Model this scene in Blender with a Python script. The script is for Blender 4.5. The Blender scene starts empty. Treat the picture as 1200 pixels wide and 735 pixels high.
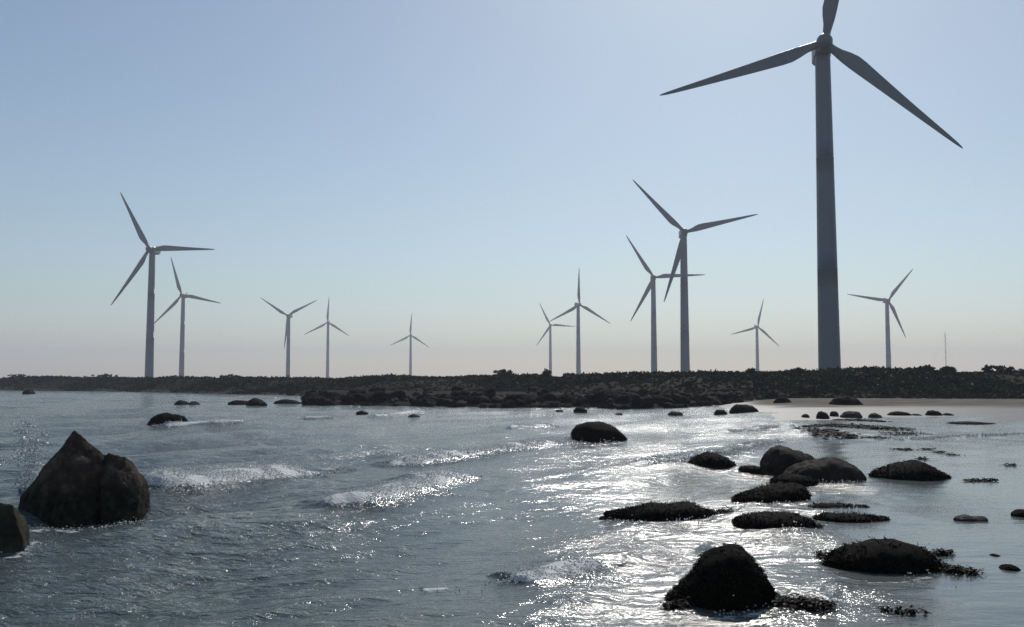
import bpy, bmesh, math, random
import numpy as np
from mathutils import Vector, Matrix, noise as mn

S = bpy.context.scene
COL = S.collection
R = math.radians
rnd = random.Random(7)
rng = np.random.default_rng(11)

# ------------------------------------------------------------------ camera
F = 1150.0                      # focal length in pixels of the 1200 px wide photograph
CAM_Z = 1.6
PITCH = R(3.98)
cd = bpy.data.cameras.new('camera'); cam = bpy.data.objects.new('camera', cd); COL.objects.link(cam)
cam.location = (0, 0, CAM_Z); cam.rotation_euler = (R(90) + PITCH, 0, 0)
cd.sensor_width = 36; cd.lens = 36 * F / 1200; cd.clip_end = 20000; cd.clip_start = 0.1
S.camera = cam

# ------------------------------------------------------------------ sky and sun
SUN_EL, SUN_AZ = R(37), R(13)   # azimuth to the right of the view
SKY_STRENGTH = 0.105
W = bpy.data.worlds.new('World'); S.world = W; W.use_nodes = True
nt = W.node_tree; bg = nt.nodes['Background']
sky = nt.nodes.new('ShaderNodeTexSky'); sky.sky_type = 'NISHITA'; sky.sun_disc = False
sky.sun_elevation = SUN_EL; sky.sun_rotation = SUN_AZ
sky.air_density = 1.0; sky.dust_density = 0.5; sky.ozone_density = 2.0; sky.altitude = 0
hs = nt.nodes.new('ShaderNodeHueSaturation'); hs.inputs['Saturation'].default_value = 0.9; nt.links.new(sky.outputs[0], hs.inputs['Color'])
tn = nt.nodes.new('ShaderNodeMix'); tn.data_type = 'RGBA'; tn.blend_type = 'MULTIPLY'; tn.inputs['Factor'].default_value = 1; tn.inputs['B'].default_value = (0.945, 1.0, 0.985, 1)
nt.links.new(hs.outputs[0], tn.inputs['A']); nt.links.new(tn.outputs['Result'], bg.inputs[0]); bg.inputs[1].default_value = SKY_STRENGTH
sd = bpy.data.lights.new('sun', 'SUN'); sun = bpy.data.objects.new('sun', sd); COL.objects.link(sun)
sd.energy = 3.2; sd.angle = R(0.5); sd.color = (1.0, 0.95, 0.88)
sv = Vector((math.sin(SUN_AZ) * math.cos(SUN_EL), math.cos(SUN_AZ) * math.cos(SUN_EL), math.sin(SUN_EL)))
sun.rotation_euler = sv.to_track_quat('Z', 'Y').to_euler(); sun.location = (0, 0, 60)
S.view_settings.view_transform = 'Standard'; S.view_settings.look = 'None'
S.view_settings.gamma = 1; S.view_settings.use_curve_mapping = False
S.view_settings.exposure = -0.34
S.cycles.use_denoising = True
S.cycles.denoising_prefilter = 'NONE'
S.cycles.volume_bounces = 1
S.cycles.max_bounces = 6
S.cycles.sample_clamp_indirect = 4

# ------------------------------------------------------------------ pixel and noise helpers
def ray(px, py):
    u = (px - 600) / F; v = (367.5 - py) / F
    return Vector((u, math.cos(PITCH) - v * math.sin(PITCH), math.sin(PITCH) + v * math.cos(PITCH)))
def on_water(px, py, z=0.0):
    d = ray(px, py); t = (z - CAM_Z) / d.z
    return Vector((0, 0, CAM_Z)) + d * t
def at_depth(px, py, Y):
    d = ray(px, py); return Vector((0, 0, CAM_Z)) + d * (Y / d.y)

def _hash(ix, iy, seed):
    h = (ix.astype(np.int64) * 374761393 + iy.astype(np.int64) * 668265263 + seed * 1274126177) & 0x7fffffff
    h = ((h ^ (h >> 13)) * 1274126177) & 0x7fffffff
    return ((h ^ (h >> 16)) & 0xffff) / 65535.0
def vnoise(x, y, seed=0):
    ix = np.floor(x); iy = np.floor(y); fx = x - ix; fy = y - iy
    fx = fx * fx * (3 - 2 * fx); fy = fy * fy * (3 - 2 * fy)
    ix = ix.astype(np.int64); iy = iy.astype(np.int64)
    a = _hash(ix, iy, seed); b = _hash(ix + 1, iy, seed); c = _hash(ix, iy + 1, seed); d = _hash(ix + 1, iy + 1, seed)
    return (a + (b - a) * fx) * (1 - fy) + (c + (d - c) * fx) * fy
def fbm(x, y, seed=0, octv=4):
    s = 0; a = 0.5; t = 0
    for k in range(octv):
        s = s + a * vnoise(x * 2 ** k + 17.3 * k, y * 2 ** k - 9.1 * k, seed + k); t += a; a *= 0.5
    return s / t
def sstep(a, b, x):
    t = np.clip((x - a) / (b - a), 0, 1); return t * t * (3 - 2 * t)

def mesh_np(name, V, Fc, smooth=True):
    V = np.asarray(V, np.float32); Fc = np.asarray(Fc, np.int32); n = Fc.shape[1]
    me = bpy.data.meshes.new(name)
    me.vertices.add(len(V)); me.vertices.foreach_set('co', V.ravel())
    me.loops.add(Fc.size); me.loops.foreach_set('vertex_index', Fc.ravel())
    me.polygons.add(len(Fc)); me.polygons.foreach_set('loop_start', np.arange(0, Fc.size, n, dtype=np.int32))
    me.polygons.foreach_set('use_smooth', np.full(len(Fc), smooth))
    me.update(calc_edges=True); me.validate()
    return me
def link(name, me, mat=None, parent=None):
    o = bpy.data.objects.new(name, me); COL.objects.link(o)
    if mat is not None and not me.materials: me.materials.append(mat)
    if parent is not None: o.parent = parent
    return o
def tag(o, label=None, cat=None, group=None, kind=None):
    if label: o['label'] = label
    if cat: o['category'] = cat
    if group: o['group'] = group
    if kind: o['kind'] = kind
    return o
def grid_faces(nr, nc):
    i = np.arange(nr - 1)[:, None] * nc + np.arange(nc - 1)[None, :]
    return np.stack([i, i + 1, i + nc + 1, i + nc], -1).reshape(-1, 4)

# ------------------------------------------------------------------ materials
def new_mat(name):
    m = bpy.data.materials.new(name); m.use_nodes = True
    return m, m.node_tree, m.node_tree.nodes['Principled BSDF']
def N(t, kind, **kw):
    n = t.nodes.new(kind)
    for k, v in kw.items():
        if k.startswith('i_'): n.inputs[k[2:].replace('_', ' ')].default_value = v
        else: setattr(n, k, v)
    return n
def noise_node(t, scale, detail=5, rough=0.6, coord='Object', stretch=None):
    tc = t.nodes.new('ShaderNodeTexCoord'); n = t.nodes.new('ShaderNodeTexNoise')
    n.inputs['Scale'].default_value = scale; n.inputs['Detail'].default_value = detail; n.inputs['Roughness'].default_value = rough
    src = tc.outputs[coord]
    if stretch:
        mp = t.nodes.new('ShaderNodeMapping'); mp.inputs['Scale'].default_value = stretch[:3]
        if len(stretch) > 3: mp.inputs['Rotation'].default_value = (0, 0, stretch[3])
        t.links.new(src, mp.inputs[0]); src = mp.outputs[0]
    t.links.new(src, n.inputs['Vector'])
    return n
def ramp(t, src, stops):
    r = t.nodes.new('ShaderNodeValToRGB'); e = r.color_ramp.elements
    while len(e) > 1: e.remove(e[-1])
    e[0].position = stops[0][0]; e[0].color = (*stops[0][1], 1) if len(stops[0][1]) == 3 else stops[0][1]
    for p, c in stops[1:]:
        k = e.new(p); k.color = (*c, 1)
    t.links.new(src, r.inputs[0]); return r
def add_bump(t, b, src, dist, strength=1.0, prev=None):
    n = t.nodes.new('ShaderNodeBump'); n.inputs['Distance'].default_value = dist; n.inputs['Strength'].default_value = strength
    t.links.new(src, n.inputs['Height'])
    if prev: t.links.new(prev.outputs[0], n.inputs['Normal'])
    t.links.new(n.outputs[0], b.inputs['Normal']); return n

def rock_mat(name, c0, c1, c2, scale=4.0, rough=(0.35, 0.8), bump=0.03, wet_z=None, spec=0.04):
    m, t, b = new_mat(name)
    n = noise_node(t, scale, 8, 0.65); r = ramp(t, n.outputs['Fac'], [(0.3, c0), (0.52, c1), (0.72, c2)])
    col = r.outputs[0]
    n2 = noise_node(t, scale * 5, 6, 0.7)
    rr = ramp(t, n2.outputs['Fac'], [(0.35, (rough[0],) * 3), (0.65, (rough[1],) * 3)])
    rgh = rr.outputs[0]
    if wet_z is not None:            # the part washed by the sea stays wet, with a ragged upper limit
        g = t.nodes.new('ShaderNodeNewGeometry'); s = t.nodes.new('ShaderNodeSeparateXYZ'); t.links.new(g.outputs['Position'], s.inputs[0])
        n3 = noise_node(t, 3.0, 4)
        ma = N(t, 'ShaderNodeMath', operation='MULTIPLY_ADD'); ma.inputs[1].default_value = 0.5; t.links.new(n3.outputs['Fac'], ma.inputs[0]); t.links.new(s.outputs['Z'], ma.inputs[2])
        mr = t.nodes.new('ShaderNodeMapRange'); mr.inputs[1].default_value = wet_z + 0.2; mr.inputs[2].default_value = wet_z + 0.32
        t.links.new(ma.outputs[0], mr.inputs[0])
        mx = N(t, 'ShaderNodeMix', data_type='RGBA'); t.links.new(mr.outputs[0], mx.inputs['Factor'])
        n4 = noise_node(t, 9, 5); r4 = ramp(t, n4.outputs['Fac'], [(0.38, (0.008, 0.008, 0.007)), (0.52, (0.022, 0.022, 0.015)), (0.72, (0.055, 0.058, 0.032))])
        t.links.new(r4.outputs[0], mx.inputs['A']); t.links.new(col, mx.inputs['B']); col = mx.outputs['Result']
    t.links.new(col, b.inputs['Base Color']); t.links.new(rgh, b.inputs['Roughness']); b.inputs['Specular IOR Level'].default_value = spec
    b1 = add_bump(t, b, n.outputs['Fac'], bump * 2.5)
    add_bump(t, b, n2.outputs['Fac'], bump, prev=b1)
    return m
M = {}
M['weed_rock'] = rock_mat('weedy_dark_rock', (0.003, 0.003, 0.0025), (0.006, 0.0055, 0.0045), (0.014, 0.013, 0.009), 14, (0.5, 0.9), 0.012, spec=0.012)
M['big_rock'] = rock_mat('brown_rock', (0.022, 0.016, 0.012), (0.06, 0.043, 0.034), (0.16, 0.12, 0.095), 5, (0.5, 0.9), 0.02, wet_z=0.30)
M['left_rock'] = rock_mat('olive_rock', (0.018, 0.016, 0.012), (0.04, 0.036, 0.024), (0.075, 0.072, 0.045), 6, (0.35, 0.8), 0.02, wet_z=0.0)
M['tan_rock'] = rock_mat('smooth_brown_boulder', (0.016, 0.013, 0.011), (0.03, 0.025, 0.021), (0.05, 0.041, 0.034), 3, (0.65, 0.95), 0.012, wet_z=-0.02)
M['shore_rock'] = rock_mat('shore_boulder', (0.004, 0.004, 0.0035), (0.010, 0.009, 0.008), (0.028, 0.024, 0.02), 1.2, (0.75, 1.0), 0.05)
M['grey_rock'] = rock_mat('grey_beach_stone', (0.03, 0.027, 0.023), (0.05, 0.045, 0.04), (0.09, 0.082, 0.07), 2, (0.5, 0.9), 0.04)

m, t, b = new_mat('seaweed'); M['weed'] = m
n = noise_node(t, 20, 3); r = ramp(t, n.outputs['Fac'], [(0.35, (0.003, 0.003, 0.002)), (0.6, (0.007, 0.006, 0.004)), (0.78, (0.022, 0.017, 0.009))])
t.links.new(r.outputs[0], b.inputs['Base Color']); b.inputs['Roughness'].default_value = 0.6; b.inputs['Specular IOR Level'].default_value = 0.03

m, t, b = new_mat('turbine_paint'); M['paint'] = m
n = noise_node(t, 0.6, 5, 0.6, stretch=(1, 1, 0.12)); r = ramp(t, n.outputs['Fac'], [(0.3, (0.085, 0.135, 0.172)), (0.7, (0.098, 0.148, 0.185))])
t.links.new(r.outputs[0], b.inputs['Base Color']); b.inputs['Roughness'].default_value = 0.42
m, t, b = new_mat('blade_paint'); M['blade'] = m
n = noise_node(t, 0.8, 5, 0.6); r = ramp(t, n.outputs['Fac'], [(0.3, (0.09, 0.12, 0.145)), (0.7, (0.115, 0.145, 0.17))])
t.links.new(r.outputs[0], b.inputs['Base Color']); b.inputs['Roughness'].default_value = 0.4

m, t, b = new_mat('scrub_leaves'); M['scrub'] = m
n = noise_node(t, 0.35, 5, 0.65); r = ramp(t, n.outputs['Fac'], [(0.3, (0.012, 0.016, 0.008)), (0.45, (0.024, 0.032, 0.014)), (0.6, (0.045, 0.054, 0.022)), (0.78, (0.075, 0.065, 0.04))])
at = N(t, 'ShaderNodeAttribute', attribute_name='tone'); mx = N(t, 'ShaderNodeMix', data_type='RGBA', blend_type='MULTIPLY'); mx.inputs['Factor'].default_value = 1
t.links.new(r.outputs[0], mx.inputs['A']); t.links.new(at.outputs['Color'], mx.inputs['B'])
t.links.new(mx.outputs['Result'], b.inputs['Base Color']); b.inputs['Roughness'].default_value = 0.8; b.inputs['Specular IOR Level'].default_value = 0.15
m, t, b = new_mat('bark'); M['bark'] = m; b.inputs['Base Color'].default_value = (0.05, 0.04, 0.03, 1); b.inputs['Roughness'].default_value = 0.9
n = noise_node(t, 8); add_bump(t, b, n.outputs['Fac'], 0.02)
m, t, b = new_mat('galvanised_steel'); M['steel'] = m; b.inputs['Base Color'].default_value = (0.3, 0.31, 0.32, 1); b.inputs['Roughness'].default_value = 0.5; b.inputs['Metallic'].default_value = 0.6

# ground: sand, shingle, turf by attribute
m, t, b = new_mat('shore_ground'); M['ground'] = m
at = N(t, 'ShaderNodeAttribute', attribute_name='zone'); sp = t.nodes.new('ShaderNodeSeparateColor'); t.links.new(at.outputs['Color'], sp.inputs[0])
ns = noise_node(t, 1.0, 8, 0.7, stretch=(.5, 1.6, 1)); sand = ramp(t, ns.outputs['Fac'], [(0.3, (0.07, 0.062, 0.05)), (0.5, (0.16, 0.145, 0.118)), (0.7, (0.24, 0.217, 0.178))])
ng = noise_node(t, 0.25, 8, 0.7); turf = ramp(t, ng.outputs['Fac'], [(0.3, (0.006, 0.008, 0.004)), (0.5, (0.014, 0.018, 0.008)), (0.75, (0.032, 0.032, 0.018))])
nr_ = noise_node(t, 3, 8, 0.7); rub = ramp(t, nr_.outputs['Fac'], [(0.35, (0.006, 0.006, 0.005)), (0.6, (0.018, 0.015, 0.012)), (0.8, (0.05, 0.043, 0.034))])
wet = N(t, 'ShaderNodeMix', data_type='RGBA', blend_type='MULTIPLY'); wet.inputs['B'].default_value = (0.4, 0.4, 0.42, 1)
t.links.new(sp.outputs[2], wet.inputs['Factor']); t.links.new(sand.outputs[0], wet.inputs['A'])
m1 = N(t, 'ShaderNodeMix', data_type='RGBA'); t.links.new(sp.outputs[0], m1.inputs['Factor']); t.links.new(wet.outputs['Result'], m1.inputs['A']); t.links.new(turf.outputs[0], m1.inputs['B'])
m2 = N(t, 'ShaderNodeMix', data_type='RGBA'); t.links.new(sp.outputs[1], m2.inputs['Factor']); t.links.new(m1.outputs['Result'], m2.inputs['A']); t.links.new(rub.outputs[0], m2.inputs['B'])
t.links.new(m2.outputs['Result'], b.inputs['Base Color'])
rg = t.nodes.new('ShaderNodeMapRange'); rg.inputs[3].default_value = 0.9; rg.inputs[4].default_value = 0.45; t.links.new(sp.outputs[2], rg.inputs[0]); t.links.new(rg.outputs[0], b.inputs['Roughness'])
add_bump(t, b, ns.outputs['Fac'], 0.02)
sg = t.nodes.new('ShaderNodeMapRange'); sg.inputs[3].default_value = 0.03; sg.inputs[4].default_value = 0.14; t.links.new(sp.outputs[2], sg.inputs[0]); t.links.new(sg.outputs[0], b.inputs['Specular IOR Level'])

# sea water with foam by attribute
m, t, b = new_mat('sea_water'); M['water'] = m
at = N(t, 'ShaderNodeAttribute', attribute_name='sea'); sp = t.nodes.new('ShaderNodeSeparateColor'); t.links.new(at.outputs['Color'], sp.inputs[0])
body = N(t, 'ShaderNodeMix', data_type='RGBA'); body.inputs['A'].default_value = (0.078, 0.104, 0.105, 1); body.inputs['B'].default_value = (0.14, 0.152, 0.138, 1)
t.links.new(sp.outputs[2], body.inputs['Factor']); t.links.new(body.outputs['Result'], b.inputs['Base Color'])
b.inputs['Roughness'].default_value = 0.13; b.inputs['IOR'].default_value = 1.333
na = noise_node(t, 1.0, 3, 0.55, stretch=(1.3, 3.2, 1, R(-22))); nb = noise_node(t, 1.0, 4, 0.6, stretch=(5, 9.5, 1, R(-28))); nc_ = noise_node(t, 1.0, 3, 0.6, stretch=(24, 34, 1, R(-10)))
st = t.nodes.new('ShaderNodeMath'); st.operation = 'MULTIPLY'; st.inputs[1].default_value = 1.0; t.links.new(sp.outputs[1], st.inputs[0])
bp = None
for nn, dist in ((na, 0.16), (nb, 0.105), (nc_, 0.02)):
    k = t.nodes.new('ShaderNodeBump'); k.inputs['Distance'].default_value = dist
    t.links.new(nn.outputs['Fac'], k.inputs['Height']); t.links.new(st.outputs[0], k.inputs['Strength'])
    if bp: t.links.new(bp.outputs[0], k.inputs['Normal'])
    bp = k
t.links.new(bp.outputs[0], b.inputs['Normal'])
nf = noise_node(t, 1.0, 6, 0.7, stretch=(9, 16, 16, R(25))); 
ad = N(t, 'ShaderNodeMath', operation='ADD'); t.links.new(sp.outputs[0], ad.inputs[0]); t.links.new(nf.outputs['Fac'], ad.inputs[1])
fm = t.nodes.new('ShaderNodeMapRange'); fm.inputs[1].default_value = 0.93; fm.inputs[2].default_value = 1.08; t.links.new(ad.outputs[0], fm.inputs[0])
fb = t.nodes.new('ShaderNodeBsdfPrincipled'); fb.inputs['Base Color'].default_value = (0.72, 0.74, 0.75, 1); fb.inputs['Roughness'].default_value = 0.6
kb = t.nodes.new('ShaderNodeBump'); kb.inputs['Distance'].default_value = 0.06; t.links.new(nf.outputs['Fac'], kb.inputs['Height']); t.links.new(kb.outputs[0], fb.inputs['Normal'])
ms = t.nodes.new('ShaderNodeMixShader'); t.links.new(fm.outputs[0], ms.inputs[0]); t.links.new(b.outputs[0], ms.inputs[1]); t.links.new(fb.outputs[0], ms.inputs[2])
t.links.new(ms.outputs[0], t.nodes['Material Output'].inputs['Surface'])
m, t, b = new_mat('foam'); M['foam'] = m; 
def translucent(t, b, col, fac):
    tr = t.nodes.new('ShaderNodeBsdfTranslucent'); tr.inputs[0].default_value = col; b.inputs['Base Color'].default_value = col; mm = t.nodes.new('ShaderNodeMixShader'); mm.inputs[0].default_value = fac
    t.links.new(b.outputs[0], mm.inputs[1]); t.links.new(tr.outputs[0], mm.inputs[2]); t.links.new(mm.outputs[0], t.nodes['Material Output'].inputs['Surface'])
b.inputs['Roughness'].default_value = 0.5; translucent(t, b, (0.85, 0.86, 0.87, 1), 0.55)
m, t, b = new_mat('spray'); M['spray'] = m; b.inputs['Roughness'].default_value = 0.4; translucent(t, b, (0.8, 0.84, 0.86, 1), 0.5)

# ------------------------------------------------------------------ the lie of the land (all as functions of ground position)
UB = (np.array([-1500, -600, 0, 170, 250, 355, 450, 600, 700, 850, 1000, 1200, 1800, 3000]) - 600) / F
DB = np.array([330, 235, 184, 153, 131, 115, 108, 98, 85, 74, 72, 70, 66, 60.])           # foot of the green bank
HC = np.array([2.3, 2.3, 2.25, 2.05, 1.9, 1.8, 1.95, 2.0, 2.0, 2.1, 2.3, 2.42, 2.5, 2.5])       # height of its crest
US = (np.array([-3000, 335, 352, 358, 450, 600, 700, 800, 860, 3000]) - 600) / F
DS = np.array([900, 900, 120, 69, 66.5, 60.5, 60, 62, 70, 70.])                          # sea edge of the rock spit
def land(x, y):
    """height and material zones: R turf, G rubble, B wet sand"""
    y = np.maximum(y, 0.5); u = x / y
    db = np.interp(u, UB, DB) + 3 * (fbm(x * .15, y * .15, 3) - .5); hc = np.interp(u, UB, HC); ds = np.interp(u, US, DS) + 1.5 * (fbm(x * .4, y * .4, 5) - .5)
    z = -0.55 + 0 * x
    # sandy beach in front of the right half of the bank
    right = sstep(0.10, 0.30, u)
    beach = -0.35 + 0.42 * sstep(20, 50, y) + 0.33 * sstep(46, 66, y) + 0.06 * (fbm(x * .12, y * .35, 8) - .5)
    z = z + (np.maximum(beach, -0.55) - z) * right
    # rock spit
    s = y - ds; spit = -0.5 + 0.75 * sstep(-2, 2.5, s) + 0.35 * sstep(4, 25, s) + 0.25 * (fbm(x * .8, y * .8, 12) - .5)
    z = np.where((s > -3) & (u > -0.235) & (u < 0.26), np.maximum(z, spit), z)
    # bank
    sb = y - db
    bank = -0.55 + (hc + 0.55) * (0.28 * sstep(-6, 1, sb) + 0.72 * sstep(-1, 18, sb)) + 0.35 * (fbm(x * .25, y * .25, 21) - .5) * sstep(0, 10, sb)
    bank = bank - 0.5 * sstep(30, 60, sb)
    z = np.where(sb > -6, np.maximum(z, bank), z)
    turf = sstep(0.0, 3.0, sb + 2 * (fbm(x * .5, y * .5, 31) - .5)); rub = sstep(-1.5, 1, s) * (1 - turf) * (u > -0.24) * (u < 0.245)
    rub = np.maximum(rub, (1 - turf) * sstep(-5, -1, sb) * sstep(0.12, -0.05, u) * 0.8)
    wetm = sstep(0.30, 0.12, z + .1 * (fbm(x * .3, y * .6, 6) - .5))
    wetm = wetm * (1 - turf) * (1 - rub)
    return z, turf, rub, wetm
def land_z(x, y): return float(land(np.array([x], float), np.array([y], float))[0][0])

def set_col(me, name, cols):
    a = me.color_attributes.new(name, 'FLOAT_COLOR', 'POINT')
    c = np.ones((len(me.vertices), 4), np.float32); c[:, :3] = cols; a.data.foreach_set('color', c.ravel())

# ground sheet out to the horizon
ua = np.tan(np.linspace(R(-72), R(72), 900)); 
yr = np.concatenate([np.linspace(0.3, 40, 90), np.geomspace(40.5, 260, 430), np.geomspace(265, 3200, 60)])
YY, UU = np.meshgrid(yr, ua, indexing='ij'); XX = YY * UU
z, tu, ru, we = land(XX.ravel(), YY.ravel())
XX = np.clip(XX, -3600, 3600)
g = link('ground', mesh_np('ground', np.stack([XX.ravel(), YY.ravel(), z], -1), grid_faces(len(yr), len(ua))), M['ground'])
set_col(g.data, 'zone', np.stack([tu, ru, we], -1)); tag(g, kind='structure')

# ------------------------------------------------------------------ water
TR = np.array([0.86, -0.5]); TR /= np.linalg.norm(TR)
# breaking crests: pixels of the photo turned into ground points, crest height, width of the front, strength of foam
BRK = [([(178, 577), (240, 568), (300, 561), (378, 547)], 0.17, 1.15),
       ([(380, 547), (402, 543)], 0.03, 0.9),
       ([(455, 543), (520, 537), (560, 531), (600, 526), (668, 513)], 0.15, 1.1),
       ([(395, 601), (440, 592), (480, 580), (510, 568), (545, 560)], 0.15, .95),
       ([(588, 689), (625, 684), (655, 674), (680, 663)], 0.06, 1.1),
       ([(500, 692), (535, 690)], 0.012, 0.7),
       ([(184, 501), (215, 500), (250, 500), (292, 497)], 0.16, 0.9),
       ([(355, 492), (392, 491)], 0.14, 0.8),
       ([(440, 490), (470, 487), (505, 484)], 0.14, 0.7),
       ([(740, 549), (790, 540), (850, 532), (905, 516)], 0.05, 0.62),
       ([(1040, 516), (1100, 512), (1200, 508)], 0.03, 0.40),
       ([(80, 621), (150, 623), (200, 628), (260, 622)], 0.015, 0.5),
       ([(24, 613), (60, 614), (110, 613), (134, 606), (160, 597)], 0.006, .52),
       ([(0, 657), (22, 654), (38, 640)], 0.006, .55),
       ([(780, 714), (830, 720), (880, 719), (915, 711)], 0.006, .48), ([(970, 676), (1020, 684), (1070, 683), (1100, 674)], 0.006, .52),
       ([(712, 609), (780, 612), (840, 609)], 0.006, .5), ([(862, 592), (945, 593)], .006, .5), ([(862, 624), (952, 625)], .006, .5), ([(905, 567), (1010, 566)], .006, .5), ([(672, 518), (732, 517)], .006, .5),
       ([(225, 634), (300, 628), (390, 624)], .008, .5), ([(440, 640), (470, 638)], .008, .42),
       ([(600, 503), (650, 500)], 0.1, 0.8),
       ([(850, 505), (905, 498)], 0.04, 0.8)]
wr = np.random.default_rng(5)
COMP = []
for k in range(70):
    L = 0.16 * (2 ** wr.uniform(0, 5.6)); a = (math.atan2(-.9, .4) if L < 1.6 else math.atan2(TR[1], TR[0])) + wr.normal(0, 0.42)
    amp = (0.0040 if L < 1 else 0.0050) * L ** 0.75 * wr.uniform(.6, 1.2)
    COMP.append((2 * math.pi / L * math.cos(a), 2 * math.pi / L * math.sin(a), amp, wr.uniform(0, 6.28), L))
# patches where the chopped-up wash between the rocks is steepest
RIPPLED = [(830, 565, 1.1, 4.0, .75), (800, 640, .8, 1.6, .75), (725, 712, .45, 1.0, .8), (770, 532, 1.4, 3.0, .6), (880, 500, 2.2, 7, .5), (985, 578, 1.0, 2.0, .5), (1110, 513, 3.0, 3.0, .5),
           (940, 640, .4, .8, .5), (985, 700, .5, .8, .5), (700, 660, .5, .8, .4), (900, 482, 3.5, 8, .4)]
def water_fields(x, y, spacing):
    u = x / np.maximum(y, 0.5)
    calm = sstep(0.20, 0.40, u + 0.12 * (fbm(x * .2, y * .2, 77) - .5)) * (1 - 0.5 * sstep(30, 60, y))
    gust = 0.65 + 0.7 * fbm(x * .25, y * .12, 40)
    chop = gust * (0.62 + 0.45 * sstep(-0.05, -0.30, u)) * (1 - 0.78 * calm)
    for gx, gy, rx, ry, k in RIPPLED:
        c_ = on_water(gx, gy); e_ = ((x - c_.x) / rx) ** 2 + ((y - c_.y) / ry) ** 2
        chop = chop + k * .7 * np.exp(-e_) * (0.35 + 1.1 * sstep(.35, .6, fbm(x * 1.1, y * .7, 88)))
    z = np.zeros_like(x)
    for kx, ky, am, ph, L in COMP:
        w = np.clip((L / np.maximum(spacing, 1e-3) - 2.5) / 2.5, 0, 1)
        if w.max() <= 0: continue
        z += am * w * np.sin(kx * x + ky * y + ph)
    z *= chop
    # swell lines running to the beach
    ph = (x * TR[0] + y * TR[1]) * 2 * math.pi / 6.5 + 2.5 * fbm(x * .1, y * .1, 50)
    z += 0.03 * (np.abs(np.sin(ph / 2)) ** 0.7 * -2 + 1) * (1 - calm) * sstep(6, 14, y)
    foam = np.zeros_like(x)
    wob = fbm(x * 1.3, y * 1.3, 61) - .5; fine = fbm(x * 5, y * 5, 63)
    for pts, h, st_ in BRK:
        P = [on_water(*p) for p in pts]
        y0 = min(p.y for p in P) - 4; y1 = max(p.y for p in P) + 4; x0 = min(p.x for p in P) - 4; x1 = max(p.x for p in P) + 4
        sel = np.where((x > x0) & (x < x1) & (y > y0) & (y < y1))[0]
        if not len(sel): continue
        xs = x[sel] + 0.5 * wob[sel]; ys = y[sel] + 0.5 * wob[sel]; best = np.full(len(sel), 1e9); sd_ = np.zeros(len(sel)); tt = np.zeros(len(sel))
        nseg = len(P) - 1
        for i in range(nseg):
            ax, ay, bx, by = P[i].x, P[i].y, P[i + 1].x, P[i + 1].y; dx, dy = bx - ax, by - ay; l2 = dx * dx + dy * dy
            tq = np.clip(((xs - ax) * dx + (ys - ay) * dy) / l2, 0, 1); qx = xs - ax - tq * dx; qy = ys - ay - tq * dy
            d = np.hypot(qx, qy); sg = np.where(qx * TR[0] + qy * TR[1] > 0, 1, -1); m_ = d < best
            best = np.where(m_, d, best); sd_ = np.where(m_, d * sg, sd_); tt = np.where(m_, (i + tq) / nseg, tt)
        wb, wf = h * 4 + .18, h * 1.5 + .10
        end = sstep(0, .12, tt) * sstep(1, .80, tt)
        prof = np.where(sd_ < 0, np.exp(-(sd_ / wb) ** 2), np.exp(-(sd_ / wf) ** 2))
        z[sel] += 1.25 * h * prof * end * (0.85 + 0.5 * wob[sel]) + 0.10 * h * (fine[sel] - .5) * (np.abs(sd_ - .05) < .2)
        fw = np.where(sd_ < 0, np.exp(-(sd_ / (h * 1.6 + .05)) ** 2), np.exp(-(sd_ / (h * 2.0 + .09)) ** 2))
        foam[sel] = np.maximum(foam[sel], st_ * fw * (0.92 + 0.7 * wob[sel]) * sstep(-.02, .10, tt) * sstep(1.02, .9, tt))
    bumpy = gust * (0.29 + 0.5 * sstep(-0.02, -0.35, u) + 0.35 * sstep(18, 60, y) * sstep(.15, -.1, u)) * (1 - 0.85 * calm)
    for gx, gy, rx, ry, k in RIPPLED:
        c_ = on_water(gx, gy); e_ = ((x - c_.x) / rx) ** 2 + ((y - c_.y) / ry) ** 2
        bumpy = bumpy + k * 0.54 * np.exp(-e_) * (0.15 + 1.3 * sstep(.42, .62, fbm(x * 1.3, y * .6, 88)))
    return z, foam, bumpy, calm
ua = np.tan(np.linspace(R(-66), R(66), 1900))
ua = np.concatenate([np.linspace(math.tan(R(-66)), -0.62, 160)[:-1], np.linspace(-0.62, 0.62, 1500), np.linspace(0.62, math.tan(R(66)), 160)[1:]])
inv = np.linspace(1 / 1.2, 1 / 6.0, 60)
yr = np.concatenate([1 / inv[:-1], 1 / np.linspace(1 / 6.0, 1 / 330.0, 620)])
# keep rows no farther apart than 1.2 m
extra = [yr[0]]
for v in yr[1:]:
    n_ = max(1, int(math.ceil((v - extra[-1]) / 1.5)))
    a0 = extra[-1]
    for q in range(n_): extra.append(a0 + (v - a0) * (q + 1) / n_)
yr = np.array(extra)
YY, UU = np.meshgrid(yr, ua, indexing='ij'); XX = YY * UU
SP = np.maximum(np.gradient(yr)[:, None] * np.ones_like(UU), YY * 0.0009)
wz, foam, chop, calm = water_fields(XX.ravel(), YY.ravel(), SP.ravel())
xf, yf = XX.ravel(), YY.ravel()
lz = land(xf, yf)[0]
shallow = np.clip(sstep(-0.6, -0.05, lz) * 0.6 + 0.35 * sstep(-0.1, 0.3, xf / yf) * sstep(60, 20, yf) + 0.18 * sstep(24, 6, yf) + 0.25 * (fbm(xf * .5, yf * .25, 91) - .5), 0, 1)
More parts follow.
